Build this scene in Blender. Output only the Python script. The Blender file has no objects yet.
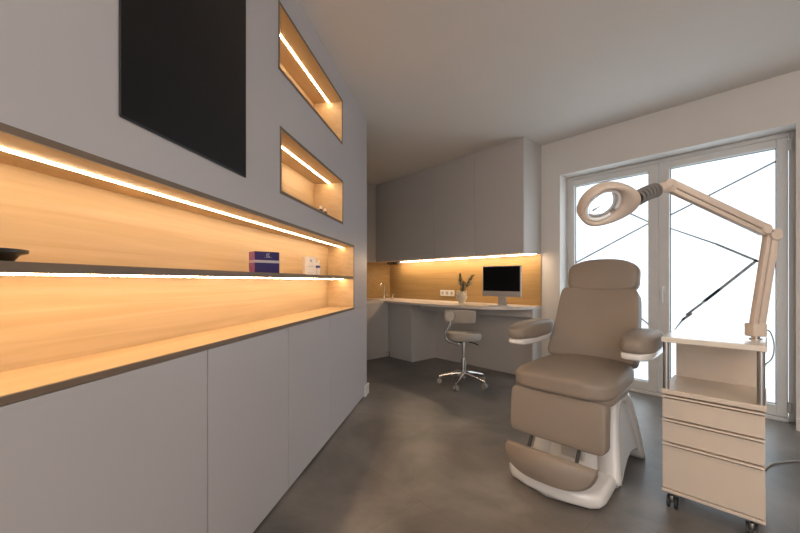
import bpy, bmesh, math, random
from mathutils import Vector, Matrix
random.seed(7)
S = bpy.context.scene
COL = S.collection
PI = math.pi
R = math.radians

# ------------------------------------------------------------------ camera
cd = bpy.data.cameras.new('camera')
cam = bpy.data.objects.new('camera', cd)
COL.objects.link(cam)
cd.lens = 16.0
cd.sensor_width = 36.0
cd.sensor_fit = 'HORIZONTAL'
cd.shift_y = 14.5 / 800
cd.clip_start = 0.02
cam.location = (0, 0, 1.05)
cam.rotation_euler = (PI / 2, 0, R(48.19))
S.camera = cam

# ------------------------------------------------------------------ world, daylight, exposure
W = bpy.data.worlds.new('overcast_sky')
S.world = W
W.use_nodes = True
bg = W.node_tree.nodes['Background']
bg.inputs[0].default_value = (0.86, 0.94, 1.0, 1)
bg.inputs[1].default_value = 1.1

def area(name, loc, rot, sx, sy, power, col, spread=180):
    l = bpy.data.lights.new(name, 'AREA')
    l.shape = 'RECTANGLE'
    l.size, l.size_y = sx, sy
    l.energy = power
    l.color = col
    l.spread = R(spread)
    o = bpy.data.objects.new(name, l)
    COL.objects.link(o)
    o.location = loc
    o.rotation_euler = rot
    return o

# bright overcast sky outside the glazed doors
area('overcast_daylight', (-0.85, 5.0, 1.9), (R(-90), 0, 0), 5.6, 4.6, 150, (0.84, 0.93, 1.0))
# warm recessed ceiling lamps behind the camera
for lx, ly, pw in ((0.9, 0.9, 9), (0.4, -0.6, 7), (1.5, -0.8, 8)):
    area('ceiling_downlight', (lx, ly, 2.50), (0, 0, 0), 0.35, 0.35, pw, (1.0, 0.84, 0.70))
# added fill lamp before the closed back wall, brightens the whole room
area('rear_fill_light', (1.3, -1.95, 1.35), (R(90), 0, 0), 1.9, 2.3, 50, (0.97, 0.97, 1.0))
area('ceiling_fill_light', (2.13, 0.6, 2.0), (PI, 0, 0), 0.3, 3.6, 30, (1.0, 0.91, 0.82))  # added upward fill without a fitting, there to brighten the ceiling
S.view_settings.view_transform = 'Standard'
S.view_settings.look = 'None'
S.view_settings.gamma = 1.0
S.view_settings.exposure = 0.0
S.view_settings.use_curve_mapping = False

# ------------------------------------------------------------------ materials
def mat(name, col, rough=0.5, metal=0.0, noise=0.0, nscale=8.0, bump=0.0, bscale=60.0, coat=0.0, spec=0.5, emit=None, estr=0.0):
    m = bpy.data.materials.new(name)
    m.use_nodes = True
    nt = m.node_tree
    b = nt.nodes['Principled BSDF']
    b.inputs['Base Color'].default_value = (*col, 1)
    b.inputs['Roughness'].default_value = rough
    b.inputs['Metallic'].default_value = metal
    b.inputs['Coat Weight'].default_value = coat
    b.inputs['Specular IOR Level'].default_value = spec
    if emit:
        b.inputs['Emission Color'].default_value = (*emit, 1)
        b.inputs['Emission Strength'].default_value = estr
    tc = nt.nodes.new('ShaderNodeTexCoord')
    if noise > 0:
        n = nt.nodes.new('ShaderNodeTexNoise')
        n.inputs['Scale'].default_value = nscale
        n.inputs['Detail'].default_value = 5
        nt.links.new(tc.outputs['Object'], n.inputs['Vector'])
        r = nt.nodes.new('ShaderNodeValToRGB')
        r.color_ramp.elements[0].position = 0.3
        r.color_ramp.elements[1].position = 0.7
        r.color_ramp.elements[0].color = (*[c * (1 - noise) for c in col], 1)
        r.color_ramp.elements[1].color = (*[min(1, c * (1 + noise)) for c in col], 1)
        nt.links.new(n.outputs[0], r.inputs[0])
        nt.links.new(r.outputs[0], b.inputs['Base Color'])
    if bump > 0:
        n2 = nt.nodes.new('ShaderNodeTexNoise')
        n2.inputs['Scale'].default_value = bscale
        nt.links.new(tc.outputs['Object'], n2.inputs['Vector'])
        bp = nt.nodes.new('ShaderNodeBump')
        bp.inputs['Strength'].default_value = bump
        bp.inputs['Distance'].default_value = 0.002
        nt.links.new(n2.outputs[0], bp.inputs['Height'])
        nt.links.new(bp.outputs[0], b.inputs['Normal'])
    return m

def wood(name, c1, c2, rough=0.45):
    m = bpy.data.materials.new(name)
    m.use_nodes = True
    nt = m.node_tree
    b = nt.nodes['Principled BSDF']
    b.inputs['Roughness'].default_value = rough
    tc = nt.nodes.new('ShaderNodeTexCoord')
    mp = nt.nodes.new('ShaderNodeMapping')
    mp.inputs['Scale'].default_value = (0.9, 9, 26)
    n = nt.nodes.new('ShaderNodeTexNoise')
    n.inputs['Scale'].default_value = 1.6
    n.inputs['Detail'].default_value = 6
    n.inputs['Distortion'].default_value = 0.6
    r = nt.nodes.new('ShaderNodeValToRGB')
    r.color_ramp.elements[0].position = 0.32
    r.color_ramp.elements[1].position = 0.68
    r.color_ramp.elements[0].color = (*c1, 1)
    r.color_ramp.elements[1].color = (*c2, 1)
    nt.links.new(tc.outputs['Object'], mp.inputs[0])
    nt.links.new(mp.outputs[0], n.inputs['Vector'])
    nt.links.new(n.outputs[0], r.inputs[0])
    nt.links.new(r.outputs[0], b.inputs['Base Color'])
    return m

def concrete():
    m = bpy.data.materials.new('grey_concrete_tile')
    m.use_nodes = True
    nt = m.node_tree
    L = nt.links
    b = nt.nodes['Principled BSDF']
    tc = nt.nodes.new('ShaderNodeTexCoord')
    n = nt.nodes.new('ShaderNodeTexNoise')
    n.inputs['Scale'].default_value = 1.9
    n.inputs['Detail'].default_value = 7
    n.inputs['Roughness'].default_value = 0.6
    n.inputs['Distortion'].default_value = 0.4
    r = nt.nodes.new('ShaderNodeValToRGB')
    r.color_ramp.elements[0].position = 0.30
    r.color_ramp.elements[1].position = 0.70
    r.color_ramp.elements[0].color = (0.085, 0.078, 0.073, 1)
    r.color_ramp.elements[1].color = (0.245, 0.215, 0.19, 1)
    L.new(tc.outputs['Object'], n.inputs['Vector'])
    L.new(n.outputs[0], r.inputs[0])
    br = nt.nodes.new('ShaderNodeTexBrick')
    br.offset = 0.5
    br.inputs['Color1'].default_value = (1, 1, 1, 1)
    br.inputs['Color2'].default_value = (0.93, 0.93, 0.93, 1)
    br.inputs['Mortar'].default_value = (0.82, 0.82, 0.82, 1)
    br.inputs['Scale'].default_value = 1.0
    br.inputs['Mortar Size'].default_value = 0.0022
    br.inputs['Brick Width'].default_value = 1.2
    br.inputs['Row Height'].default_value = 0.6
    L.new(tc.outputs['Object'], br.inputs['Vector'])
    mx = nt.nodes.new('ShaderNodeMix')
    mx.data_type = 'RGBA'
    mx.blend_type = 'MULTIPLY'
    mx.inputs[0].default_value = 1
    L.new(r.outputs[0], mx.inputs[6])
    L.new(br.outputs[0], mx.inputs[7])
    L.new(mx.outputs[2], b.inputs['Base Color'])
    mr = nt.nodes.new('ShaderNodeMapRange')
    mr.inputs['To Min'].default_value = 0.29
    mr.inputs['To Max'].default_value = 0.45
    L.new(n.outputs[0], mr.inputs[0])
    L.new(mr.outputs[0], b.inputs['Roughness'])
    return m

def pane_mat():
    m = bpy.data.materials.new('frosted_film_glass')
    m.use_nodes = True
    nt = m.node_tree
    nt.nodes.remove(nt.nodes['Principled BSDF'])
    out = nt.nodes['Material Output']
    t = nt.nodes.new('ShaderNodeBsdfTransparent')
    t.inputs[0].default_value = (0.97, 0.99, 1, 1)
    d = nt.nodes.new('ShaderNodeBsdfTranslucent')
    d.inputs[0].default_value = (0.9, 0.93, 0.95, 1)
    g = nt.nodes.new('ShaderNodeBsdfGlossy')
    g.inputs['Roughness'].default_value = 0.15
    m1 = nt.nodes.new('ShaderNodeMixShader')
    m1.inputs[0].default_value = 0.30
    m2 = nt.nodes.new('ShaderNodeMixShader')
    m2.inputs[0].default_value = 0.05
    nt.links.new(t.outputs[0], m1.inputs[1])
    nt.links.new(d.outputs[0], m1.inputs[2])
    nt.links.new(m1.outputs[0], m2.inputs[1])
    nt.links.new(g.outputs[0], m2.inputs[2])
    nt.links.new(m2.outputs[0], out.inputs[0])
    return m

def emis(name, col, s):
    m = bpy.data.materials.new(name)
    m.use_nodes = True
    nt = m.node_tree
    nt.nodes.remove(nt.nodes['Principled BSDF'])
    e = nt.nodes.new('ShaderNodeEmission')
    e.inputs[0].default_value = (*col, 1)
    e.inputs[1].default_value = s
    nt.links.new(e.outputs[0], nt.nodes['Material Output'].inputs[0])
    return m

M = {}
M['plaster'] = mat('warm_white_plaster', (0.70, 0.67, 0.635), 0.9, noise=0.015, nscale=3, bump=0.08, bscale=90)
M['ceiling'] = mat('white_ceiling_paint', (0.72, 0.69, 0.655), 0.92, noise=0.01, nscale=2)
M['lacquer'] = mat('light_grey_lacquer', (0.485, 0.468, 0.485), 0.38, noise=0.01, nscale=2, spec=0.4)
M['lacquer2'] = mat('soft_grey_cabinet_lacquer', (0.52, 0.49, 0.465), 0.5, noise=0.01, nscale=2, spec=0.4)
M['dark_gap'] = mat('shadow_gap_black', (0.03, 0.03, 0.03), 0.8)
M['oak'] = wood('light_oak_veneer', (0.50, 0.35, 0.19), (0.58, 0.42, 0.245))
M['oakgold'] = wood('golden_oak_veneer', (0.34, 0.205, 0.075), (0.41, 0.26, 0.105))
M['edge'] = mat('brown_edge_band', (0.17, 0.122, 0.085), 0.5, noise=0.1, nscale=12)
M['floor'] = concrete()
M['counter'] = mat('cream_worktop', (0.66, 0.60, 0.55), 0.3, noise=0.02, nscale=20)
M['frame'] = mat('white_window_frame', (0.68, 0.675, 0.66), 0.35, noise=0.01)
M['trimw'] = mat('white_trim_paint', (0.72, 0.70, 0.67), 0.5, noise=0.01)
M['pane'] = pane_mat()
M['film'] = mat('grey_film_line', (0.30, 0.33, 0.35), 0.6)
M['strip'] = emis('warm_strip_light', (1.0, 0.715, 0.43), 52)
M['strip2'] = emis('warm_cabinet_strip_light', (1.0, 0.75, 0.50), 55)
M['alu'] = mat('brushed_aluminium', (0.45, 0.44, 0.43), 0.35, 1.0)
M['chrome'] = mat('polished_chrome', (0.75, 0.73, 0.7), 0.12, 1.0)
M['screen'] = mat('black_screen_glass', (0.006, 0.006, 0.007), 0.28, spec=0.25)
M['bezel'] = mat('dark_bezel_plastic', (0.02, 0.02, 0.021), 0.4)
M['leather'] = mat('taupe_leatherette', (0.255, 0.208, 0.168), 0.5, noise=0.03, nscale=5, bump=0.12, bscale=220, spec=0.4)
M['leather2'] = mat('grey_leatherette', (0.30, 0.27, 0.235), 0.5, noise=0.02, bump=0.1, bscale=200)
M['knob'] = mat('pale_grey_plastic', (0.42, 0.39, 0.35), 0.4, noise=0.01)
M['shell'] = mat('white_glossy_plastic', (0.70, 0.68, 0.66), 0.22, noise=0.008, coat=0.3)
M['cream'] = mat('cream_trolley_lacquer', (0.62, 0.53, 0.44), 0.38, noise=0.015, nscale=3)
M['creamtop'] = mat('cream_trolley_top', (0.72, 0.66, 0.58), 0.16, noise=0.01)
M['lampcream'] = mat('cream_lamp_plastic', (0.62, 0.51, 0.42), 0.4, noise=0.015)
M['rubber'] = mat('black_rubber', (0.03, 0.028, 0.026), 0.6)
M['gooseneck'] = mat('dark_grey_bellows_rubber', (0.24, 0.22, 0.20), 0.55)
M['castor'] = mat('grey_castor_plastic', (0.25, 0.23, 0.21), 0.45)
M['blackware'] = mat('black_ceramic', (0.010, 0.010, 0.010), 0.35)
M['navy'] = mat('navy_card', (0.018, 0.012, 0.105), 0.4)
M['violet'] = mat('violet_card', (0.22, 0.06, 0.22), 0.4, noise=0.35, nscale=14)
M['silver'] = mat('silver_print', (0.42, 0.40, 0.46), 0.4)
M['whitecard'] = mat('white_card', (0.78, 0.74, 0.70), 0.5)
M['print'] = mat('dark_print', (0.05, 0.05, 0.06), 0.5)
M['blueprint'] = mat('blue_print', (0.08, 0.10, 0.35), 0.5)
M['ceramic'] = mat('cream_ceramic', (0.62, 0.55, 0.43), 0.4, noise=0.05, nscale=20)
M['leaf'] = mat('dark_green_leaf', (0.028, 0.040, 0.018), 0.6, noise=0.3, nscale=30)
M['socket'] = mat('white_socket_plastic', (0.8, 0.77, 0.72), 0.35)
M['alugrey'] = mat('silver_computer_shell', (0.50, 0.48, 0.46), 0.35, 0.3)
M['cable'] = mat('grey_cable', (0.35, 0.34, 0.32), 0.5)
M['amber'] = mat('brown_glass', (0.08, 0.05, 0.03), 0.2)
M['sinksteel'] = mat('steel_sink', (0.7, 0.68, 0.66), 0.25, 0.8)
m = bpy.data.materials.new('clear_lens_glass')
m.use_nodes = True
b_ = m.node_tree.nodes['Principled BSDF']
b_.inputs['Base Color'].default_value = (1, 1, 1, 1)
b_.inputs['Roughness'].default_value = 0.02
b_.inputs['Transmission Weight'].default_value = 1.0
b_.inputs['IOR'].default_value = 1.5
M['lens'] = m
M['ringlight'] = mat('white_ring_tube', (0.85, 0.84, 0.82), 0.3)

# ------------------------------------------------------------------ mesh helpers
def link(name, bm, m, parent=None, smooth=False, xf=None):
    me = bpy.data.meshes.new(name)
    bmesh.ops.recalc_face_normals(bm, faces=bm.faces)
    if xf is not None:
        bm.transform(xf)
    bm.to_mesh(me)
    bm.free()
    me.materials.append(m)
    o = bpy.data.objects.new(name, me)
    COL.objects.link(o)
    if smooth:
        for p in me.polygons:
            p.use_smooth = True
        if smooth != 'all':
            me.set_sharp_from_angle(angle=R(40))
    if parent:
        o.parent = parent
    return o

def tag(o, label=None, cat=None, group=None, kind=None):
    if label: o['label'] = label
    if cat: o['category'] = cat
    if group: o['group'] = group
    if kind: o['kind'] = kind
    return o

def thing(name, label, cat, loc=(0, 0, 0), rz=0, group=None):
    o = bpy.data.objects.new(name, None)
    COL.objects.link(o)
    o.empty_display_size = 0.05
    o.location = loc
    o.rotation_euler = (0, 0, rz)
    return tag(o, label, cat, group)

def box(bm, a, b, bev=0.0, seg=2, M4=None):
    x0, y0, z0 = [min(a[i], b[i]) for i in range(3)]
    x1, y1, z1 = [max(a[i], b[i]) for i in range(3)]
    vs = [bm.verts.new(p) for p in ((x0, y0, z0), (x1, y0, z0), (x1, y1, z0), (x0, y1, z0), (x0, y0, z1), (x1, y0, z1), (x1, y1, z1), (x0, y1, z1))]
    fs = [bm.faces.new([vs[i] for i in f]) for f in ((3, 2, 1, 0), (4, 5, 6, 7), (0, 1, 5, 4), (1, 2, 6, 5), (2, 3, 7, 6), (3, 0, 4, 7))]
    geom = vs
    if bev > 0:
        es = list({e for f in fs for e in f.edges})
        r = bmesh.ops.bevel(bm, geom=es, offset=bev, segments=seg, profile=0.5, affect='EDGES')
        geom = list({v for f in r['faces'] for v in f.verts} | {v for v in vs if v.is_valid})
    if M4 is not None:
        bmesh.ops.transform(bm, matrix=M4, verts=geom)
    return bm

def B(*args, **kw):
    bm = bmesh.new()
    box(bm, *args, **kw)
    return bm

def prism(bm, pts, h0, h1, axis='z', bev=0.0, seg=2):
    """pts: 2D outline; extruded between h0 and h1 along axis"""
    def P(p, h):
        if axis == 'z': return (p[0], p[1], h)
        if axis == 'x': return (h, p[0], p[1])
        return (p[0], h, p[1])
    a = [bm.verts.new(P(p, h0)) for p in pts]
    b = [bm.verts.new(P(p, h1)) for p in pts]
    f0 = bm.faces.new(a[::-1])
    f1 = bm.faces.new(b)
    n = len(pts)
    for i in range(n):
        bm.faces.new([a[i], a[(i + 1) % n], b[(i + 1) % n], b[i]])
    if bev > 0:
        bmesh.ops.bevel(bm, geom=list(f0.edges) + list(f1.edges), offset=bev, segments=seg, profile=0.5, affect='EDGES')
    return bm

def tube(bm, pts, rad, n=12, cap=True):
    pts = [Vector(p) for p in pts]
    rads = rad if isinstance(rad, (list, tuple)) else [rad] * len(pts)
    rings = []
    prev = None
    for i, p in enumerate(pts):
        if i == 0: t = pts[1] - p
        elif i == len(pts) - 1: t = p - pts[i - 1]
        else: t = (pts[i + 1] - p).normalized() + (p - pts[i - 1]).normalized()
        t.normalize()
        if prev is None:
            u = t.orthogonal().normalized()
        else:
            u = (prev - t * prev.dot(t)).normalized()
        prev = u
        v = t.cross(u)
        rings.append([bm.verts.new(p + (u * math.cos(2 * PI * k / n) + v * math.sin(2 * PI * k / n)) * rads[i]) for k in range(n)])
    for a, b in zip(rings, rings[1:]):
        for k in range(n):
            bm.faces.new([a[k], a[(k + 1) % n], b[(k + 1) % n], b[k]])
    if cap:
        bm.faces.new(rings[0][::-1])
        bm.faces.new(rings[-1])
    return bm

def smooth_path(pts, n=8):
    P = [Vector(p) for p in pts]
    P = [P[0] * 2 - P[1]] + P + [P[-1] * 2 - P[-2]]
    out = []
    for i in range(1, len(P) - 2):
        for k in range(n):
            t = k / n
            out.append(0.5 * ((2 * P[i]) + (-P[i - 1] + P[i + 1]) * t + (2 * P[i - 1] - 5 * P[i] + 4 * P[i + 1] - P[i + 2]) * t * t + (-P[i - 1] + 3 * P[i] - 3 * P[i + 1] + P[i + 2]) * t ** 3))
    out.append(P[-2])
    return out

def lathe(bm, prof, n=24, c=(0, 0, 0)):
    rings = []
    for r, z in prof:
        rings.append([bm.verts.new((c[0] + r * math.cos(2 * PI * k / n), c[1] + r * math.sin(2 * PI * k / n), c[2] + z)) for k in range(n)])
    for a, b in zip(rings, rings[1:]):
        for k in range(n):
            bm.faces.new([a[k], a[(k + 1) % n], b[(k + 1) % n], b[k]])
    bm.faces.new(rings[0][::-1])
    bm.faces.new(rings[-1])
    return bm

def superbox(hx, hy, hz, p=5, n=10, fn=None, c=(0, 0, 0)):
    """a rounded, puffy box (p-norm ball) of half sizes hx hy hz"""
    bm = bmesh.new()
    bmesh.ops.create_cube(bm, size=2)
    bmesh.ops.subdivide_edges(bm, edges=bm.edges[:], cuts=n, use_grid_fill=True)
    for v in bm.verts:
        x, y, z = v.co
        x, y, z = [math.sin(q * PI / 2 * 0.999) if abs(q) < 1 else q for q in (x, y, z)]
        k = (abs(x) ** p + abs(y) ** p + abs(z) ** p) ** (1 / p)
        q = Vector((x / k * hx, y / k * hy, z / k * hz))
        if fn: q = Vector(fn(q.x, q.y, q.z))
        v.co = q + Vector(c)
    return bm

def frame_of(o, z, x=None):
    """matrix with local z along z at origin o"""
    z = Vector(z).normalized()
    if x is None: x = z.orthogonal()
    x = Vector(x)
    x = (x - z * x.dot(z)).normalized()
    y = z.cross(x)
    return Matrix(((x.x, y.x, z.x, o[0]), (x.y, y.y, z.y, o[1]), (x.z, y.z, z.z, o[2]), (0, 0, 0, 1)))

H = 2.53          # ceiling height
YW = 3.748        # inner face of the window wall
XL = -4.43        # far left wall
XR, YB = 2.3, -2.0

# ------------------------------------------------------------------ shell
def struct(name, bm, m, parent=None, smooth=False):
    o = link(name, bm, m, parent, smooth)
    if not parent: o['kind'] = 'structure'
    return o

struct('floor', B((XL - 0.2, YB - 0.2, -0.1), (XR + 0.2, 4.1, 0)), M['floor'])
struct('ceiling', B((XL - 0.2, YB - 0.2, H), (XR + 0.2, 4.1, H + 0.1)), M['ceiling'])
struct('wall_left', B((XL - 0.2, YB - 0.2, 0), (XL, 4.1, H)), M['plaster'])
struct('wall_back', B((XL, YB - 0.2, 0), (XR, YB, H)), M['plaster'])
struct('wall_right', B((XR, YB - 0.2, 0), (XR + 0.2, 4.1, H)), M['plaster'])
OX0, OX1, OZ = -1.668, -0.008, 2.163
bm = bmesh.new()
box(bm, (XL, YW, 0), (OX0, 4.1, H))
box(bm, (OX1, YW, 0), (XR, 4.1, H))
box(bm, (OX0, YW, OZ), (OX1, 4.1, H))
struct('wall_window', bm, M['plaster'])
struct('baseboard_window', B((OX1 + 0.002, YW - 0.016, 0), (XR, YW, 0.085), bev=0.003), M['trimw'])
struct('baseboard_corner', B((-1.855, YW - 0.016, 0), (OX0 - 0.002, YW, 0.085), bev=0.003), M['trimw'])

# glazed doors
YF = 3.93
bm = bmesh.new()
fw = 0.035
box(bm, (OX0, YF, 0), (OX0 + fw, YF + 0.08, OZ), bev=0.003)
box(bm, (OX1 - fw, YF, 0), (OX1, YF + 0.08, OZ), bev=0.003)
box(bm, (OX0 + fw, YF, OZ - fw), (OX1 - fw, YF + 0.08, OZ), bev=0.003)
box(bm, (OX0 + fw, YF - 0.03, 0), (OX1 - fw, YF + 0.08, 0.028), bev=0.003)
struct('trim_1', bm, M['frame'])

YP = YF + 0.025
def onpane(px, py):
    a = (px - 400) / 355.5
    b = -(py - 281) / 355.5
    rx = .6667 * a - .7453
    ry = .7453 * a + .6667
    t = YP / ry
    return (rx * t, 1.05 + b * t)

def sash(name, x0, x1, px0, px1, lines):
    bm = bmesh.new()
    zt, zb = OZ - fw - 0.004, 0.032
    pt, pb = 2.062, 0.112
    y0, y1 = YF - 0.012, YF + 0.05
    box(bm, (x0, y0, zb), (px0, y1, zt), bev=0.004)
    box(bm, (px1, y0, zb), (x1, y1, zt), bev=0.004)
    box(bm, (px0, y0, pt), (px1, y1, zt), bev=0.004)
    box(bm, (px0, y0, zb), (px1, y1, pb), bev=0.004)
    o = struct(name, bm, M['frame'])
    link('pane', B((px0 - .005, YP, pb - .005), (px1 + .005, YP + 0.006, pt + .005)), M['pane'], o)
    bm = bmesh.new()
    g = 0.005
    for a, b in (((px0, pb), (px0 + g, pt)), ((px1 - g, pb), (px1, pt)), ((px0, pb), (px1, pb + g)), ((px0, pt - g), (px1, pt))):
        box(bm, (a[0], YP - 0.006, a[1]), (b[0], YP - 0.001, b[1]))
    link('rubber_gasket', bm, M['rubber'], o)
    bm = bmesh.new()
    for (ax, ay, bx, by, w) in lines:
        p, q = onpane(ax, ay), onpane(bx, by)
        dx, dz = q[0] - p[0], q[1] - p[1]
        l = math.hypot(dx, dz)
        nx, nz = -dz / l * w / 2, dx / l * w / 2
        c = lambda s: [min(max(s[0], px0), px1), s[1]]
        quad = [c((p[0] + nx, p[1] + nz)), c((p[0] - nx, p[1] - nz)), c((q[0] - nx, q[1] - nz)), c((q[0] + nx, q[1] + nz))]
        prism(bm, quad, YP - 0.0015, YP - 0.0003, axis='y')
    link('film_line', bm, M['film'], o)
    return o

w1 = sash('window_1', OX0 + fw + .004, -0.848, -1.588, -0.925, [
    (576, 262.5, 651, 223, 0.0152), (600, 200, 651, 222, 0.0152), (630, 309, 651, 325, 0.0179)])
w2 = sash('window_2', -0.842, OX1 - fw - .004, -0.765, -0.108, [
    (669, 215.3, 777, 161, 0.0152), (668.5, 228.5, 716, 244, 0.0124), (716, 244, 757, 261, 0.017), (757, 261, 777, 267, 0.0152),
    (757, 260, 705, 301, 0.0205), (720, 289, 703, 302, 0.022), (703, 302.5, 686, 315, 0.0179), (692, 313, 682, 320, 0.021), (684, 318, 667, 335, 0.0138)])
# handle on the right sash
bm = bmesh.new()
hx = -0.81
box(bm, (hx - .014, YF - .022, .94), (hx + .014, YF - .012, 1.01), bev=.003)
tube(bm, [(hx, YF - .02, .985), (hx, YF - .055, .985)], .008)
tube(bm, [(hx, YF - .055, .99), (hx, YF - .055, .86)], .009)
link('window_handle', bm, M['trimw'], w2, True)
for z in (2.02, 0.07):
    link('hinge', B((-0.05, YF - .024, z), (-0.028, YF - .012, z + .08), bev=.003), M['trimw'] if z > 1 else M['alu'], w2)

# ------------------------------------------------------------------ partition with TV and niches
ANG = math.atan2(.7763, -.6304)
D0 = 0.83
S0, S1 = -1.95, 3.222
NI = [(1.56, 2.51, 2.048, 2.376), (1.575, 2.522, 1.466, 1.788), (-1.2, 2.806, 0.82, 1.342)]  # outer edges of the niches
wl = bmesh.new()
ND = 0.23
def wb(s0, s1, z0, z1): box(wl, (s0, D0, z0), (s1, D0 + ND, z1))
n1, n2, n3 = NI
wb(S0, S1, n1[3], H)
wb(S0, n1[0], n1[2], n1[3]); wb(n1[1], S1, n1[2], n1[3])
wb(S0, S1, n2[3], n1[2])
wb(S0, n2[0], n2[2], n2[3]); wb(n2[1], S1, n2[2], n2[3])
wb(S0, S1, n3[3], n2[2])
wb(S0, n3[0], n3[2], n3[3]); wb(n3[1], S1, n3[2], n3[3])
box(wl, (S0, D0 + ND, 0), (S1, D0 + ND + 0.08, H))
box(wl, (S1 - .012, D0, 0), (S1, D0 + ND, n3[2]))
o = struct('wall_partition', wl, M['lacquer'])
o.rotation_euler.z = ANG
o = struct('baseboard_partition', B((S1 - .10, D0 - .014, 0), (S1 + 0.035, D0 + ND + .08, 0.095), bev=.003), M['trimw'])
o.rotation_euler.z = ANG
o = struct('door_gap_shade', B((S0, D0 + .03, 0), (S1 - .02, D0 + .045, 0.014)), M['dark_gap'])  # black strip standing in for the shade below the cabinet doors
o.rotation_euler.z = ANG

def L2W(s, d, z):
    return (s * -.6304 + d * -.7763, s * .7763 + d * -.6304, z)

def niche(name, label, n, shelf=None):
    s0, s1, z0, z1 = n
    t = thing(name, label, 'niche', (0, 0, 0), ANG)
    th = 0.018
    e = 0.0006
    y0, y1 = D0 - e, D0 + ND - .002
    bm = bmesh.new()
    box(bm, (s0 + e, y0, z1 - th), (s1 - e, y1, z1 - e))
    box(bm, (s0 + e, y0, z0 + e), (s1 - e, y1, z0 + th))
    box(bm, (s0 + e, y0, z0 + th), (s0 + th, y1, z1 - th))
    box(bm, (s1 - th, y0, z0 + th), (s1 - e, y1, z1 - th))
    link('lining', bm, M['oak'], t)
    bm = bmesh.new()
    q = .0155
    f0, f1 = y0 - .0008, y0 + .0004
    box(bm, (s0, f0, z1 - q), (s1, f1, z1)); box(bm, (s0, f0, z0), (s1, f1, z0 + q))
    box(bm, (s0, f0, z0 + q), (s0 + q * .8, f1, z1 - q)); box(bm, (s1 - q * .8, f0, z0 + q), (s1, f1, z1 - q))
    tag(link('edge_band', bm, M['edge'], t), 'dark brown edge')
    link('back_panel', B((s0 + th, y1 - .014, z0 + th), (s1 - th, y1, z1 - th)), M['oak'], t)
    link('led_strip', B((s0 + .03, D0 + .094, z1 - th - .0030), (s1 - .022, D0 + .103, z1 - th - .0005)), M['strip'], t)
    if shelf:
        tag(link('edge_band', B((s0 + th, D0 + .003, shelf[0] - .0005), (s1 - th, D0 + .0045, shelf[1] + .0005)), M['edge'], t), 'dark brown shelf edge')
        link('shelf', B((s0 + th, D0 + .004, shelf[0]), (s1 - th, y1 - .014, shelf[1])), M['oak'], t)
        link('led_strip', B((s0 + .03, D0 + .088, shelf[0] - .0045), (s1 - .022, D0 + .098, shelf[0] - .0005)), M['strip'], t)
    return t
niche('display_niche', 'upper of the two short oak lined lit niches, up near the ceiling', NI[0])
niche('display_niche', 'lower of the two short oak lined lit niches, holding two tiny bottles', NI[1])
niche('shelf_niche', 'long oak lined wall niche with one shelf and warm light strips', NI[2], (1.067, 1.087))

# television
t = thing('television', 'tall black flat screen hung on the grey wall above the long niche', 'television', (0, 0, 0), ANG)
link('bezel', B((.760, D0 - .005, 1.459), (1.296, D0 - .0005, 2.42), bev=.003), M['bezel'], t)
link('screen', B((.764, D0 - .0062, 1.464), (1.291, D0 - .0045, 2.414)), M['screen'], t)

# base cabinets below the long niche
cuts = [-1.28, -.69, -.09, .497, 1.082, 1.664, 2.25, S1 - .013]
cl = {3: 'grey push-open base cabinet nearest the camera, left edge cut off by the frame',
      4: 'grey base cabinet under the long niche, below the navy gift box',
      5: 'narrow looking grey base cabinet, second from the far end of the partition',
      6: 'last grey base cabinet, at the far end of the partition'}
for i in range(3, 7):
    a, b_ = cuts[i], cuts[i + 1]
    t = thing('base_cabinet', cl[i], 'cabinet', (0, 0, 0), ANG, 'grey base cabinets under the long niche')
    link('body', B((a + .001, D0 + .022, 0.015), (b_ - .001, D0 + ND - .001, n3[2] - .004)), M['lacquer'], t)
    link('door', B((a + .0028, D0, 0.012), (b_ - (.0028 if i < 6 else 0), D0 + .019, n3[2] - .002), bev=.0008, seg=1), M['lacquer'], t)

# things on the shelf
def onshelf(name, label, cat, s, d, z, rz=0, group=None):
    return thing(name, label, cat, L2W(s, d, z), ANG + rz, group)
ZS = 1.087
t = onshelf('bowl', 'shallow black bowl with a flared rim on the oak shelf', 'bowl', .560, D0 + .10, ZS)
bm = bmesh.new()
lathe(bm, [(.042, 0), (.047, .003), (.056, .016), (.069, .020), (.069, .027), (.054, .024), (.042, .007), (.001, .006)], 32)
link('bowl_body', bm, M['blackware'], t, True)
# logo helper
def ring_logo(x0, y, z0, r, sgn=-1):
    bm = bmesh.new()
    pts = [(x0 + r * math.cos(a), y, z0 + r * math.sin(a)) for a in [R(30 + 15 * k) for k in range(21)]]
    tube(bm, pts, r * .16, 6)
    tube(bm, [(x0 - r * .4, y, z0 + r * .45), (x0, y, z0 + r * .0), (x0 + r * .5, y, z0 - r * .6)], r * .2, 6)
    return bm
bx = onshelf('gift_box', 'navy and violet carton with a silver band on the oak shelf', 'box', 1.555, D0 + .10, ZS, R(-38))
link('carton', B((-.032, -.045, 0), (.085, .025, .100), bev=.001, seg=1), M['navy'], bx)
link('violet_side', B((-.0330, -.0445, 0.001), (-.0318, .0245, .099)), M['violet'], bx)
bm = bmesh.new()
box(bm, (-.0338, -.0462, .048), (.0858, .0258, .060))
link('silver_band', bm, M['silver'], bx)
link('logo', ring_logo(.030, -.0458, .083, .0085), M['silver'], bx, True)
bm = bmesh.new()
for k in range(6):
    box(bm, (.014 + k * .006, -.0455, .073), (.017 + k * .006, -.0449, .075))
link('lettering', bm, M['silver'], bx)
wx = onshelf('carton_box', 'slim white cosmetics carton on the oak shelf', 'box', 2.155, D0 + .11, ZS, R(-38))
link('carton', B((-.03, -.02, 0), (.042, .02, .118), bev=.001, seg=1), M['whitecard'], wx)
link('logo', ring_logo(.008, -.0208, .092, .007), M['print'], wx, True)
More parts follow.
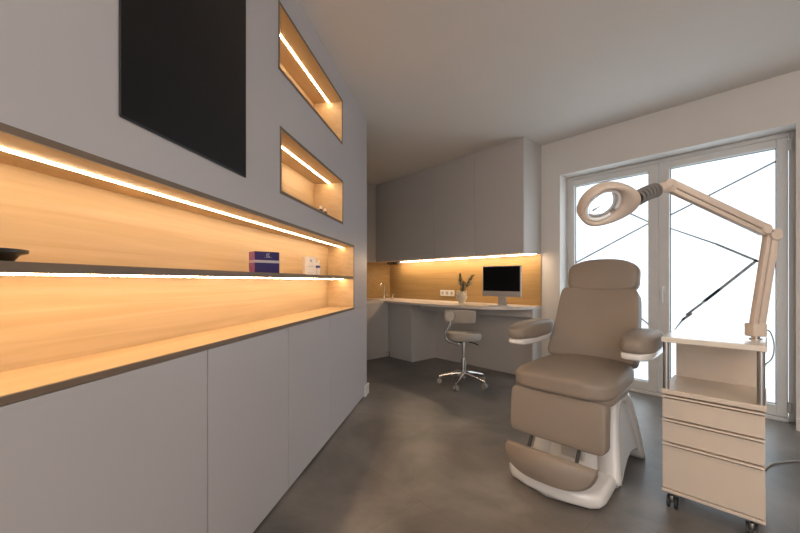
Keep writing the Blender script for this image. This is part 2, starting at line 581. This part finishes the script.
bm = bmesh.new()
for k in range(7):
    box(bm, (-.014 + k * .006, -.0206, .056), (-.010 + k * .006, -.0198, .058))
link('lettering', bm, M['print'], wx)
bm = bmesh.new()
for k in range(7):
    box(bm, (-.014 + k * .006, -.0206, .013), (-.010 + k * .006, -.0198, .015))
link('lettering', bm, M['print'], wx)
bt = onshelf('cosmetics_bottle', 'small white bottle with blue print just right of the white carton', 'bottle', 2.27, D0 + .095, ZS)
bm = bmesh.new()
lathe(bm, [(.015, 0), (.017, .002), (.017, .07), (.014, .076), (.009, .078)], 20)
link('bottle_body', bm, M['whitecard'], bt, True)
bm = bmesh.new()
lathe(bm, [(.012, .078), (.012, .098), (.010, .100)], 16)
link('cap', bm, M['whitecard'], bt, True)
bm = bmesh.new()
lathe(bm, [(.0174, .050), (.0174, .066)], 20)
link('blue_band', bm, M['blueprint'], bt, True)
Z2 = n2[2] + .018
for s_, lab in ((2.20, 'left one of two tiny bottles standing in the lower lit niche'), (2.28, 'right one of two tiny bottles standing in the lower lit niche')):
    t = onshelf('tiny_bottle', lab, 'bottle', s_, D0 + .045, Z2, 0, 'tiny bottles in the lower niche')
    bm = bmesh.new(); lathe(bm, [(.012, 0), (.013, .002), (.013, .028), (.006, .034)], 16)
    link('bottle_body', bm, M['amber'], t, True)
    bm = bmesh.new(); lathe(bm, [(.008, .034), (.008, .052)], 14)
    link('cap', bm, M['whitecard'], t, True)

# ------------------------------------------------------------------ desk wall
XC = -1.868       # right end of the built-in
YU = 3.37         # front of the wall cabinets
ZU0, ZU1 = 1.342, H
ZCT = 0.778       # worktop top
# oak splashbacks
o = link('splashback', B((XL + .0005, YW - .012, ZCT), (XC, YW - .0005, ZU0 - .001)), M['oakgold']); tag(o, 'oak splashback panel behind the computer on the desk wall', 'splashback')
o = link('splashback', B((XL + .0005, 2.0, ZCT), (XL + .012, YW - .013, ZU0 - .001)), M['oakgold']); tag(o, 'oak splashback panel around the corner beside the sink', 'splashback')
# upper cabinets
us = [XL + .012 + .09, -3.105, -2.48, XC]
ul = ['grey handleless wall cabinet at the left end, over the sink corner', 'middle grey handleless wall cabinet over the desk', 'grey handleless wall cabinet over the computer, side lit by the window']
for i in range(3):
    a, b_ = us[i], us[i + 1]
    t = thing('wall_cabinet', ul[i], 'cabinet', ((a + b_) / 2, YW, ZU0), 0, 'grey wall cabinets over the desk')
    w = (b_ - a) / 2 - .0015
    link('body', B((-w, YU + .02 - YW, 0), (w, -.0005, ZU1 - ZU0 - .001)), M['lacquer2'], t)
    link('door', B((-w, YU - YW, 0), (w, YU - YW + .018, ZU1 - ZU0 - .05), bev=.001, seg=1), M['lacquer2'], t)
    link('top_filler', B((-w, YU + .006 - YW, ZU1 - ZU0 - .047), (w, YU - YW + .019, ZU1 - ZU0 - .001)), M['lacquer2'], t)
t = thing('wall_cabinet', 'shadowed grey wall cabinet return at the far left, above the sink', 'cabinet', (XL, 2.6, ZU0))
link('body', B((0, -.6, 0), (.098, YU - 2.6 + .37, ZU1 - ZU0 - .001)), M['lacquer2'], t)
# LED strip below
o = link('led_strip_light', B((-4.15, YU + .24, ZU0 - .007), (XC - .004, YU + .265, ZU0 - .0005)), M['strip2'])
tag(o, 'warm white light strip along the underside of the wall cabinets', 'light strip')
# small dark unit under cabinet
t = thing('socket_bar', 'small dark and white box fixed under the wall cabinets near the corner', 'socket bar', (-4.12, 3.55, ZU0))
link('housing', B((-.12, -.02, -.035), (.14, .03, 0), bev=.003), M['bezel'], t)
for x in (-.08, -.02, .04):
    link('socket_face', B((x, -.022, -.03), (x + .035, -.019, -.006), bev=.001), M['alu'], t)
link('socket_face', B((.098, -.022, -.03), (.134, -.019, -.006), bev=.001), M['socket'], t)

# worktop (one continuous slab, curved front)
YC = 3.095
front = [(-3.80, 1.95), (-3.80, 3.10)] + [(p.x, p.y) for p in smooth_path([(-3.70, 3.085, 0), (-3.2, 3.065, 0), (-2.75, 3.065, 0), (-2.35, 3.12, 0), (-2.07, 3.25, 0), (-1.93, 3.39, 0), (XC, 3.555, 0)], 6)]
pts = [(XL + .0125, 1.95)] + front + [(XC, YW - .0125), (XL + .0125, YW - .0125)]
o = link('worktop', prism(bmesh.new(), pts, ZCT - .028, ZCT, bev=.003), M['counter'])
tag(o, 'cream worktop with a bowed front edge running from sink corner to desk end', 'worktop')
# sink base cabinet and return cabinet
t = thing('sink_cabinet', 'grey floor cabinet below the worktop left of the knee space', 'cabinet', (-3.32, 3.17, 0))
link('body', B((-.46, .02, .075), (0, YW - 3.171 - .0, ZCT - .029)), M['lacquer2'], t)
link('door', B((-.46, 0, .075), (-.003, .018, ZCT - .032), bev=.001, seg=1), M['lacquer2'], t)
link('plinth', B((-.46, .018, 0), (-.018, .1, .073)), M['lacquer2'], t)
link('side_panel', B((-.017, .004, 0), (.001, .45, ZCT - .0295)), M['lacquer2'], t)
t = thing('corner_cabinet', 'grey floor cabinet in the corner, facing the room beside the partition end', 'cabinet', (-3.782, 3.17, 0))
link('body', B((XL + 3.783, -1.2, .075), (-.02, .57, ZCT - .029)), M['lacquer2'], t)
link('door', B((-.018, -1.2, .075), (0, -.002, ZCT - .032), bev=.001, seg=1), M['lacquer2'], t)
link('plinth', B((-.1, -1.2, 0), (-.025, .03, .073)), M['lacquer2'], t)
# desk
t = thing('desk_frame', 'grey desk frame with back panel, end panel and apron under the worktop', 'desk', (-2.6, 3.6, 0))
link('back_panel', B((-.719, .02, 0), (.71, .04, ZCT - .029)), M['lacquer2'], t)
link('end_panel', B((.712, -.045, 0), (.732, YW - 3.6 - .001, ZCT - .029)), M['lacquer2'], t)
bm = bmesh.new()
prism(bm, [(-.717, -.27), (.711, -.043), (.711, -.02), (-.717, -.25)], ZCT - .118, ZCT - .029)
link('apron', bm, M['lacquer2'], t)

# sink and tap
t = thing('sink', 'small pale sink basin let into the worktop in the corner', 'sink', (-4.06, 2.98, ZCT))
bm = bmesh.new()
for a, b_ in (((-.19, -.22), (-.165, .22)), ((.165, -.22), (.19, .22)), ((-.165, -.22), (.165, -.195)), ((-.165, .195), (.165, .22))):
    box(bm, (a[0], a[1], 0), (b_[0], b_[1], .006), bev=.002)
link('rim', bm, M['socket'], t)
link('basin', B((-.165, -.195, .0002), (.165, .195, .002)), M['sinksteel'], t)
t = thing('tap', 'slim upright mixer tap with side lever beside the sink', 'tap', (-4.22, 3.45, ZCT))
bm = bmesh.new()
tube(bm, [(0, 0, 0), (0, 0, .19)], .011)
tube(bm, smooth_path([(0, 0, .17), (0, -.01, .215), (0.03, -.05, .235), (0.06, -.11, .225), (.065, -.125, .20)], 5), .010)
link('spout', bm, M['chrome'], t, True)
bm = bmesh.new()
tube(bm, [(0, 0, 0), (0, 0, .05)], .024, 20)
link('base', bm, M['chrome'], t, True)
bm = bmesh.new()
tube(bm, [(0, 0, .07), (.09, .01, .078)], .008)
link('lever', bm, M['chrome'], t, True)
t = thing('soap_dispenser', 'short chrome pump dispenser right of the slim tap', 'dispenser', (-4.08, 3.50, ZCT))
bm = bmesh.new(); lathe(bm, [(.022, 0), (.022, .035), (.008, .04), (.008, .07)], 16); link('body', bm, M['chrome'], t, True)
bm = bmesh.new(); tube(bm, [(-.01, 0, .07), (.05, -.02, .07)], .008); link('nozzle', bm, M['chrome'], t, True)

# sockets
t = thing('wall_socket', 'triple white wall socket on the oak splashback left of the vase', 'socket', (-3.20, YW - .012, .885))
for k in range(3):
    f = link('socket_frame', B((-.123 + k * .082, -.010, -.04), (-.042 + k * .082, 0, .04), bev=.003), M['socket'], t)
    bm = bmesh.new()
    tube(bm, [(-.0825 + k * .082, -.0105, 0), (-.0825 + k * .082, -.0085, 0)], .024, 20)
    link('socket_insert', bm, M['alugrey'], f, True)

# vase with leaves
t = thing('vase', 'round cream vase with handles standing on the worktop', 'vase', (-2.715, 3.43, ZCT))
bm = bmesh.new()
lathe(bm, [(.03, 0), (.034, .004), (.034, .012), (.052, .035), (.066, .065), (.068, .085), (.058, .115), (.034, .135), (.026, .142), (.028, .150), (.022, .150), (.018, .138)], 28)
link('vase_body', bm, M['ceramic'], t, True)
for s_ in (-1, 1):
    bm = bmesh.new()
    tube(bm, smooth_path([(s_ * .03, 0, .14), (s_ * .062, 0, .15), (s_ * .074, 0, .125), (s_ * .062, 0, .10)], 5), .006, 8)
    link('handle', bm, M['ceramic'], t, True)
t = thing('dried_palm_stems', 'dark green feathery leaf stems standing in the cream vase', 'plant', (-2.715, 3.43, ZCT + .142))
for (dx, dz, w, fr) in ((-.02, .215, .062, .42), (.04, .12, .055, .2), (.17, .19, .068, .40)):
    bm = bmesh.new()
    base = Vector((0, 0, -.05)); tip = Vector((dx, -.01, dz))
    tube(bm, [base, (base + tip) / 2 + Vector((-.005, 0, .01)), tip], [.002, .002, .001], 6)
    st = link('stem', bm, M['leaf'], t, True)
    bm = bmesh.new()
    ax = (tip - base).normalized()
    for k in range(70):
        f = fr + (1 - fr) * k / 69
        p = base.lerp(tip, f)
        ang = random.uniform(0, 2 * PI)
        side = Vector((math.cos(ang), math.sin(ang) * .7, 0))
        side = (side - ax * side.dot(ax)).normalized()
        ln = w * (1.15 - .7 * (k / 69)) * random.uniform(.7, 1.1)
        q = p + (ax * .8 + side * .8).normalized() * ln
        up = ax.cross(side) * .007
        v = [bm.verts.new(x) for x in (p, (p + q) / 2 + up, q, (p + q) / 2 - up, (p + q) / 2 + side * .002 + ax * .002)]
        bm.faces.new([v[0], v[1], v[4]]); bm.faces.new([v[1], v[2], v[4]]); bm.faces.new([v[2], v[3], v[4]]); bm.faces.new([v[3], v[0], v[4]])
    link('leaf_plume', bm, M['leaf'], st)

# computer
t = thing('desktop_computer', 'slim silver all-in-one computer with black screen on the worktop', 'computer', (-2.185, 3.46, ZCT))
link('display_shell', B((-.240, -.012, .10), (.240, .012, .440), bev=.004), M['alugrey'], t)
link('screen', B((-.230, -.0135, .160), (.230, -.0118, .430)), M['screen'], t)
bm = bmesh.new()
prism(bm, [(-.045, .13), (.045, .13), (.060, .0), (-.060, .0)], .014, .020, axis='y')
box(bm, (-.060, -.06, 0), (.060, .07, .006), bev=.002)
link('stand', bm, M['alugrey'], t)
t = thing('keyboard', 'thin white keyboard lying on the worktop before the computer', 'keyboard', (-2.13, 3.345, ZCT), R(10))
link('case', B((-.12, -.05, 0), (.12, .05, .008), bev=.003), M['socket'], t)
bm = bmesh.new()
for r_ in range(4):
    for c_ in range(12):
        box(bm, (-.112 + c_ * .0188, -.042 + r_ * .021, .008), (-.112 + c_ * .0188 + .015, -.042 + r_ * .021 + .017, .0095))
tag(link('keys', bm, M['whitecard'], t), kind='stuff')

# ------------------------------------------------------------------ stool
t = thing('swivel_stool', 'grey swivel stool with small backrest and chrome star base at the desk', 'stool', (-2.27, 2.90, 0))
bm = bmesh.new()
lathe(bm, [(.15, .455), (.17, .46), (.178, .48), (.178, .505), (.165, .528), (.12, .536), (.02, .538)], 32)
link('seat', bm, M['leather2'], t, True)
bm = bmesh.new()
lathe(bm, [(.07, .445), (.145, .452), (.145, .456)], 24)
link('seat_plate', bm, M['rubber'], t, True)
bm = bmesh.new()
tube(bm, [(0, 0, .07), (0, 0, .26)], .026, 20)
tube(bm, [(0, 0, .26), (0, 0, .45)], .014, 16)
link('gas_column', bm, M['chrome'], t, True)
bm = bmesh.new()
tube(bm, [(0.02, 0, .44), (.12, .03, .425), (.15, .04, .41)], .006, 8)
link('lever', bm, M['rubber'], t, True)
for k in range(5):
    a = R(72 * k + 3)
    c, s_ = math.cos(a), math.sin(a)
    bm = bmesh.new()
    tube(bm, [(c * .0, s_ * .0, .115), (c * .08, s_ * .08, .11), (c * .17, s_ * .17, .09), (c * .245, s_ * .245, .07)], [.026, .021, .017, .014], 10)
    lg = link('leg', bm, M['chrome'], t, True)
    bm = bmesh.new()
    e = Vector((c * .245, s_ * .245, 0))
    px_ = Vector((-s_, c, 0))
    for q in (-1, 1):
        tube(bm, [e + px_ * (q * .006) + Vector((0, 0, .026)), e + px_ * (q * .022) + Vector((0, 0, .026))], .026, 18)
    tube(bm, [e + Vector((0, 0, .03)), e + Vector((0, 0, .072))], .008, 8)
    link('castor', bm, M['castor'], lg, True)
# backrest: normal points down-left of the camera direction
bd = Vector((.45, -.90, 0)).normalized()
sd = Vector((-bd.y, bd.x, 0))
c0 = bd * .19
Mx = Matrix(((sd.x, bd.x, 0, c0.x), (sd.y, bd.y, 0, c0.y), (0, 0, 1, .705), (0, 0, 0, 1)))
bm = superbox(.155, .022, .065, 7, 8)
link('backrest', bm, M['leather2'], t, 'all', xf=Mx)
q = bd * .235 - sd * .08
bm = bmesh.new()
tube(bm, [q + Vector((0, 0, .71)) - bd * .02, q + Vector((0, 0, .71)) + bd * .02], .045, 24)
dk = link('backrest_knob', bm, M['knob'], t, True)
bm = bmesh.new()
pp = q - bd * .01
tube(bm, smooth_path([pp + Vector((0, 0, .67)), pp - sd * .015 + Vector((0, 0, .61)), pp - sd * .055 + Vector((0, 0, .53)), pp - sd * .03 - bd * .03 + Vector((0, 0, .46)), bd * .13 - sd * .03 + Vector((0, 0, .43)), bd * .03 + Vector((0, 0, .442))], 6), .011, 10)
link('backrest_tube', bm, M['chrome'], t, True)

# ------------------------------------------------------------------ treatment chair
ch = thing('treatment_chair', 'taupe upholstered treatment chair with white plastic base by the glazed doors', 'chair', (-.812, 2.10, 0), R(2.5))
Lm = M['leather']
# base
def xo(z, w): return w
bm = bmesh.new()
foot = [(-.235, -.30), (-.225, -.345), (-.19, -.375), (-.10, -.40), (0, -.405), (.10, -.40), (.19, -.375), (.225, -.345), (.235, -.30), (.225, -.02), (.205, .05), (-.205, .05), (-.225, -.02)]
foot = [(x * 1.0 - .018, y * 1.075 if y < 0 else y) for x, y in foot]
prism(bm, foot, .012, .085, bev=.028, seg=4)
ft = link('base_foot', bm, M['shell'], ch, 'all')
bm = bmesh.new()
prism(bm, [(x * .90, y * .92 - .002) for x, y in foot], 0, .02)
link('base_pad', bm, M['rubber'], ch)
for s_ in (-1, 1):
    bm = bmesh.new()
    tube(bm, [(s_ * .15, -.33, .083), (s_ * .15, -.33, .0865)], .006, 12)
    link('screw_cap', bm, M['castor'], ft, True)
# side arches and inner column
arch_o = [(-.16, .05), (-.125, .16), (-.07, .30), (0, .41), (.10, .46), (.20, .455), (.265, .40), (.315, .29), (.36, .15), (.395, .005)]
arch_i = [(-.075, .02), (-.05, .13), (-.005, .25), (.055, .335), (.12, .365), (.185, .355), (.235, .29), (.275, .20), (.31, .11), (.345, .005)]
def half(z): return .228 - .062 * max(0, min(1, z / .46)) ** 1.2
for s_ in (-1, 1):
    bm = bmesh.new()
    ao = [(p.x, p.y) for p in smooth_path([(a, b_, 0) for a, b_ in arch_o], 5)]
    ai = [(p.x, p.y) for p in smooth_path([(a, b_, 0) for a, b_ in arch_i], 5)]
    rings = []
    for k in range(len(ao)):
        o_, i_ = Vector((0, *ao[k])), Vector((0, *ai[k]))
        ring = []
        for (f, w) in ((0, -.09), (0, -.022), (.05, -.008), (.14, 0), (.5, .003), (.84, -.004), (.95, -.014), (1, -.04), (1, -.09)):
            q = o_.lerp(i_, f)
            ring.append(bm.verts.new((s_ * (half(q.z) + w), q.y, q.z)))
        rings.append(ring)
    m_ = len(rings[0])
    for a, b_ in zip(rings, rings[1:]):
        for k in range(m_):
            bm.faces.new([a[k], a[(k + 1) % m_], b_[(k + 1) % m_], b_[k]])
    bm.faces.new(rings[0]); bm.faces.new(rings[-1][::-1])
    link('base_arch', bm, M['shell'], ch, 'all')
bm = bmesh.new()
prof = ao[::2] + [(.345, .05), (.29, .085), (.20, .10), (.11, .085), (.03, .05), (-.03, .012), (-.12, .012)]
prof = [(y * .97 + .004, z * .975) for y, z in prof]
vs = []
for s_ in (-1, 1):
    vs.append([bm.verts.new((s_ * (half(z) - .020), y, z)) for y, z in prof])
bm.faces.new(vs[0]); bm.faces.new(vs[1][::-1])
for k in range(len(prof)):
    bm.faces.new([vs[0][k], vs[0][(k + 1) % len(prof)], vs[1][(k + 1) % len(prof)], vs[1][k]])
link('base_column', bm, M['shell'], ch, True)
# seat carrier under the cushion
link('seat_carrier', superbox(.17, .24, .03, 6, 8, c=(0, .10, .455)), M['shell'], ch, 'all')
# seat
def seatfn(x, y, z):
    k = (y + .27) / .54
    zz = z + .018 * (1 - min(1, abs(x) / .26) ** 2) * (1 if z > 0 else 0) - .02 * max(0, .25 - k)
    return (x * (1 + .04 * (1 - k)), y, zz + .01 * k)
link('seat', superbox(.236, .285, .046, 5, 14, seatfn, c=(.006, -.115, .541)), Lm, ch, 'all')
link('seat_under_pad', superbox(.235, .22, .025, 6, 10, c=(0, -.15, .488)), Lm, ch, 'all')
# leg rest
def legfn(x, y, z):
    return (x * (1 - .0 * z), y - .012 * (1 - (z / .14) ** 2), z)
Mx = Matrix.Translation((0, -.335, .378)) @ Matrix.Rotation(R(-4), 4, 'X')
link('leg_rest', superbox(.230, .045, .120, 10, 12, legfn), Lm, ch, 'all', xf=Mx)
# footrest: half-moon pad
bm = bmesh.new()
nb = 28
out = []
for k in range(nb + 1):
    a = PI + PI * k / nb
    ca, sa = math.cos(a), math.sin(a)
    out.append((-.008 + .215 * math.copysign(abs(ca) ** .75, ca), .135 * math.copysign(abs(sa) ** .85, sa)))
prism(bm, out, -.024, .024, bev=.02, seg=4)
Mx = Matrix.Translation((0, -.415, .215)) @ Matrix.Rotation(R(62), 4, 'X')
link('foot_rest', bm, Lm, ch, 'all', xf=Mx)
for s_ in (-1, 1):
    bm = bmesh.new()
    tube(bm, [(s_ * .115, -.335, .30), (s_ * .115, -.415, .20)], .008, 10)
    link('foot_rest_rod', bm, M['rubber'], ch, True)
link('column_plate', B((-.06, -.14, .10), (.06, -.10, .20), bev=.006), M['alugrey'], ch)
# backrest
def backfn(x, y, z):
    k = (z + .23) / .46
    w = 1.0 - .11 * k
    return (x * w, y + .02 * (abs(x) / .25) ** 2 * (-1 if y < 0 else 0) + .02 * math.sin(k * PI), z)
Mx = Matrix.Translation((-.016, .285, .775)) @ Matrix.Rotation(R(-24), 4, 'X')
link('backrest', superbox(.247, .05, .235, 12, 14, backfn), Lm, ch, 'all', xf=Mx)
def headfn(x, y, z):
    zz = z
    if z > 0: zz = z * (1 - .5 * (abs(x) / .21) ** 2.6)
    else: zz = z - .012 * (1 - (x / .21) ** 2)
    return (x, y, zz)
Mx = Matrix.Translation((-.006, .398, 1.087)) @ Matrix.Rotation(R(-15), 4, 'X')
link('headrest', superbox(.202, .05, .10, 6, 12, headfn), Lm, ch, 'all', xf=Mx)
# back shell
Mx = Matrix.Translation((0, .345, .745)) @ Matrix.Rotation(R(-24), 4, 'X')
link('back_shell', superbox(.17, .02, .20, 6, 8), M['shell'], ch, 'all', xf=Mx)
# arms
for s_ in (-1, 1):
    x = .276 if s_ > 0 else -.334
    ln = .215 if s_ > 0 else .275
    def armfn(px, py, pz):
        k = (py + .21) / .42
        return (px * (1.0 if k > .3 else .90 + .1 * k / .3) + (.030 * (1 - k) if s_ < 0 else .012), py, pz * (1 if k > .2 else .86 + .14 * k / .2))
    ap = link('armrest_pad', superbox(.070, ln, .055, 3.8, 12, armfn, c=(x, ln - .21, .744)), Lm, ch, 'all')
    link('armrest_shell', superbox(.065, ln - .007, .024, 5, 10, armfn, c=(x, ln - .21, .694)), M['shell'], ch, 'all')
    bm = bmesh.new()
    tube(bm, smooth_path([(x - s_ * .02, .20, .70), (x - s_ * .06, .27, .68), (x - s_ * .14, .33, .67), (x - s_ * .20, .34, .66)], 5), .02, 12)
    link('armrest_bracket', bm, M['shell'], ch, True)

# ------------------------------------------------------------------ trolley
tr = thing('trolley', 'cream drawer trolley on castors with an open top compartment', 'trolley', (-.42, 2.005, 0), R(2.5))
TW, TD, TH = .337, .34, .792
Z0 = .081
c = M['cream']
bm = bmesh.new()
box(bm, (.008, .035, Z0 + .012), (TW - .008, TD, .525))
link('body', bm, c, tr)
link('base_board', B((0, -.004, Z0), (TW, TD + .004, Z0 + .014), bev=.003), c, tr)
def drawer(z0, z1):
    d = link('drawer', B((.002, 0, z0), (TW - .002, .018, z1 - .017), bev=.0015, seg=1), c, tr)
    bm = bmesh.new()
    prism(bm, [(.018, z1 - .010), (.018, z1 - .003), (-.009, z1 - .003), (-.011, z1 - .009), (-.002, z1 - .010)], .002, TW - .002, axis='x')
    link('grip_lip', bm, c, d)
drawer(Z0 + .017, .311)
drawer(.313, .420)
drawer(.422, .528)
link('tray_board', B((-.002, -.006, .531), (TW + .002, TD + .004, .553), bev=.003), c, tr)
link('back_panel', B((.008, TD - .012, .553), (TW - .006, TD, TH - .024)), c, tr)
for x in (.014, TW - .014):
    bm = bmesh.new()
    tube(bm, [(x, .016, .551), (x, .016, TH - .022)], .0125, 20)
    link('post', bm, M['alu'], tr, True)
link('top_board', B((-.002, -.006, TH - .024), (TW + .004, TD + .006, TH), bev=.004), M['creamtop'], tr)
for (x, y) in ((.035, .035), (TW - .04, .035), (.035, TD - .04), (TW - .04, TD - .04)):
    bm = bmesh.new()
    for q in (-1, 1):
        tube(bm, [(x + q * .010, y, .028), (x + q * .019, y, .028)], .028, 24)
    cs = link('castor', bm, M['rubber'], tr, True)
    bm = bmesh.new()
    tube(bm, [(x, y, .028), (x, y + .008, .081)], .008, 8)
    box(bm, (x - .006, y - .03, .045), (x + .006, y + .02, .066), bev=.003)
    link('castor_fork', bm, M['alu'], cs, True)

# ------------------------------------------------------------------ magnifier lamp
FW = Vector((-.7453, .6667, 0)); RT = Vector((.6667, .7453, 0)); UP = Vector((0, 0, 1))
def P(px, py, t):
    return RT * ((px - 400) / 355.5 * t) + FW * t + UP * (1.05 - (py - 281) / 355.5 * t)
lb = P(755.5, 341, 1.58)      # foot of the lamp on the trolley top
lb.z = TH
lm = thing('magnifier_lamp', 'cream jointed magnifier lamp standing on the trolley, lens over the chair', 'lamp', lb)
def LV(v): return v - lb
lc = M['lampcream']
foot = LV(P(755, 333, 1.58)); elbow = LV(P(770, 234, 1.57)); wrist = LV(P(668, 186, 1.53))
bm = bmesh.new()
tube(bm, [(0, 0, 0), (0, 0, .012)], .014, 16)
lathe(bm, [(.022, .0), (.022, .004), (.014, .006)], 16)
link('mount_pin', bm, M['alu'], lm, True)
vx = RT
def bracket(name, c, wdir, w, h, d):
    m4 = frame_of(c, UP, wdir)
    bm = B((-w / 2, -d / 2, -h / 2), (w / 2, d / 2, h / 2), bev=.006, seg=3)
    return link(name, bm, lc, lm, True, xf=m4)
bracket('mount_bracket', Vector((0, 0, .042)), RT, .062, .058, .046)
def arm(name, a, b):
    ax = b - a
    up = UP if abs(ax.normalized().z) < .8 else RT
    m4 = frame_of(a, ax, ax.cross(FW))
    Ln = ax.length
    bm = bmesh.new()
    # channel profile: outer cover and lower rail
    box(bm, (-.030, -.016, 0), (.0005, .016, Ln), bev=.005, seg=2)
    box(bm, (.003, -.013, .01), (.021, .012, Ln - .01), bev=.003, seg=2)
    o = link(name, bm, lc, lm, True, xf=m4)
    bm = B((-.004, -.009, .012), (.006, .009, Ln - .012))
    link('spring_channel', bm, M['gooseneck'], o, xf=m4)
    return o
arm('lower_arm', foot + Vector((0, 0, .012)), elbow)
arm('upper_arm', elbow + (wrist - elbow).normalized() * .02, wrist)
def disc(name, c, r, th, off=0.0, m=lc):
    bm = bmesh.new()
    c = c - FW * off
    tube(bm, [c - FW * th, c - FW * (th * .85), c + FW * th], [r * .86, r, r], 24)
    return link(name, bm, m, lm, True)
disc('elbow_joint', elbow + LV(P(763, 228.5, 1.60)) * 0 - RT * .028 + UP * .020, .022, .021)
disc('elbow_joint', elbow + RT * .012 - UP * .004, .026, .022)
disc('wrist_joint', wrist, .028, .019)
for cc in (elbow - RT * .01 + UP * .010, wrist - UP * .004):
    disc('screw_head', cc, .004, .0235, m=M['gooseneck'])
# gooseneck
w2_ = LV(P(656, 190, 1.50)); w3 = LV(P(637, 197.5, 1.45))
hd = (w2_ - wrist)
bm = bmesh.new()
tube(bm, [wrist, wrist + hd * .55, w2_ + hd * .1], [.022, .024, .024], 16)
link('wrist_sleeve', bm, lc, lm, True)
bm = bmesh.new()
pts, rad = [], []
gp = smooth_path([w2_, (w2_ + w3) / 2 + UP * .002, w3 - UP * .004], 14)
g0 = [gp[0].lerp(gp[-1], 0)]
for k, p in enumerate(gp):
    pts.append(p); rad.append(.0225)
tube(bm, pts, rad, 20)
bj = link('bellows_joint', bm, M['rubber'], lm, True)
bm = bmesh.new()
for k in range(6):
    i0 = 1 + k * (len(gp) - 4) // 5
    a_, b_ = gp[i0], gp[i0 + 1]
    c_ = (a_ + b_) / 2; dd = (gp[-1] - gp[0]).normalized()
    tube(bm, [c_ - dd * .0035, c_ - dd * .0015, c_ + dd * .0015, c_ + dd * .0035], [.024, .0305, .0305, .024], 24)
link('bellows_ridge', bm, M['gooseneck'], bj, True)
# head
hc = LV(P(602, 205, 1.42))
axis_x = (RT + UP * .10 + FW * .06).normalized()      # toward the handle
nrm = (-FW * .74 - UP * .66 + RT * .08)
nrm = (nrm - axis_x * nrm.dot(axis_x)).normalized()      # facing down and to the camera
Hm = frame_of(hc, nrm, axis_x)
Ro, Ri = .091, .073
bm = bmesh.new()
no = 64
def outl(a, r):
    # teardrop outline: circle with a neck toward +x
    x, y = r * math.cos(a), r * math.sin(a)
    k = max(0, math.cos(a))
    x += .063 * k ** 1.4
    y *= 1
    return x, y
levels = [(0.0, -.020), (.55, -.030), (.90, -.024), (1.0, -.010), (1.0, .006), (.94, .016)]
rings = []
rings.append([(Ri * math.cos(2 * PI * k / no), Ri * math.sin(2 * PI * k / no), -.022) for k in range(no)])
for f, z in levels[1:]:
    row = []
    for k in range(no):
        a = 2 * PI * k / no
        ix, iy = Ri * math.cos(a), Ri * math.sin(a)
        ox, oy = outl(a, Ro)
        row.append((ix + (ox - ix) * f, iy + (oy - iy) * f, z))
    rings.append(row)
for f, z in ((.5, .020), (.12, .016), (.0, .008)):
    row = []
    for k in range(no):
        a = 2 * PI * k / no
        ix, iy = Ri * math.cos(a), Ri * math.sin(a)
        ox, oy = outl(a, Ro)
        row.append((ix + (ox - ix) * f, iy + (oy - iy) * f, z))
    rings.append(row)
rv = [[bm.verts.new(p) for p in row] for row in rings]
rv.append(rv[0])
for a, b_ in zip(rv, rv[1:]):
    for k in range(no):
        bm.faces.new([a[k], a[(k + 1) % no], b_[(k + 1) % no], b_[k]])
hdo = link('lamp_head', bm, lc, lm, 'all', xf=Hm)
bm = bmesh.new()
tube(bm, [(.066 * math.cos(R(a)), .066 * math.sin(R(a)), .002) for a in range(-20, 321, 10)], .0075, 10)
link('ring_tube', bm, M['ringlight'], hdo, 'all', xf=Hm)
bm = bmesh.new()
lathe(bm, [(.001, -.0055), (.04, -.0045), (.059, -.0035), (.060, -.003), (.059, -.0025), (.04, -.001), (.001, .0)], 40)
link('magnifier_lens', bm, M['lens'], hdo, 'all', xf=Hm)
bm = bmesh.new()
for k in range(no):
    a0, a1 = 2 * PI * k / no, 2 * PI * (k + 1) / no
    v = [bm.verts.new((r * math.cos(a), r * math.sin(a), z)) for (r, z, a) in ((.0605, -.002, a0), (.0605, -.002, a1), (Ri, -.014, a1), (Ri, -.014, a0))]
    bm.faces.new(v)
bmesh.ops.remove_doubles(bm, verts=bm.verts, dist=1e-5)
link('reflector_ring', bm, M['ringlight'], hdo, 'all', xf=Hm)
link('switch', B((.094, -.030, -.024), (.106, -.022, -.012), bev=.001), M['rubber'], hdo, xf=Hm)
# lamp cable
bm = bmesh.new()
cp = smooth_path([LV(P(762, 329, 1.61)), LV(P(770, 332, 1.70)), LV(P(774, 345, 1.73)), LV(P(772, 358, 1.75)), LV(P(765, 365, 1.80)), LV(P(762, 372, 1.9)), LV(P(764, 420, 1.93)), LV(P(764, 448, 1.95))], 8)
tube(bm, cp, .0028, 8)
link('lamp_cable', bm, M['cable'], lm, 'all')

# floor cable
def G(px, py):
    b = -(py - 281) / 355.5
    t = (.006 - 1.05) / b
    p = P(px, py, t); p.z = .006
    return p
bm = bmesh.new()
tube(bm, smooth_path([G(757, 480), G(764, 470), G(770, 464.5), G(780, 462), (G(800, 460.5)), G(830, 460.5)], 8), .004, 8)
o = link('power_cable', bm, M['cable'], None, 'all')
tag(o, 'thin grey power cable lying on the floor right of the trolley', 'cable')
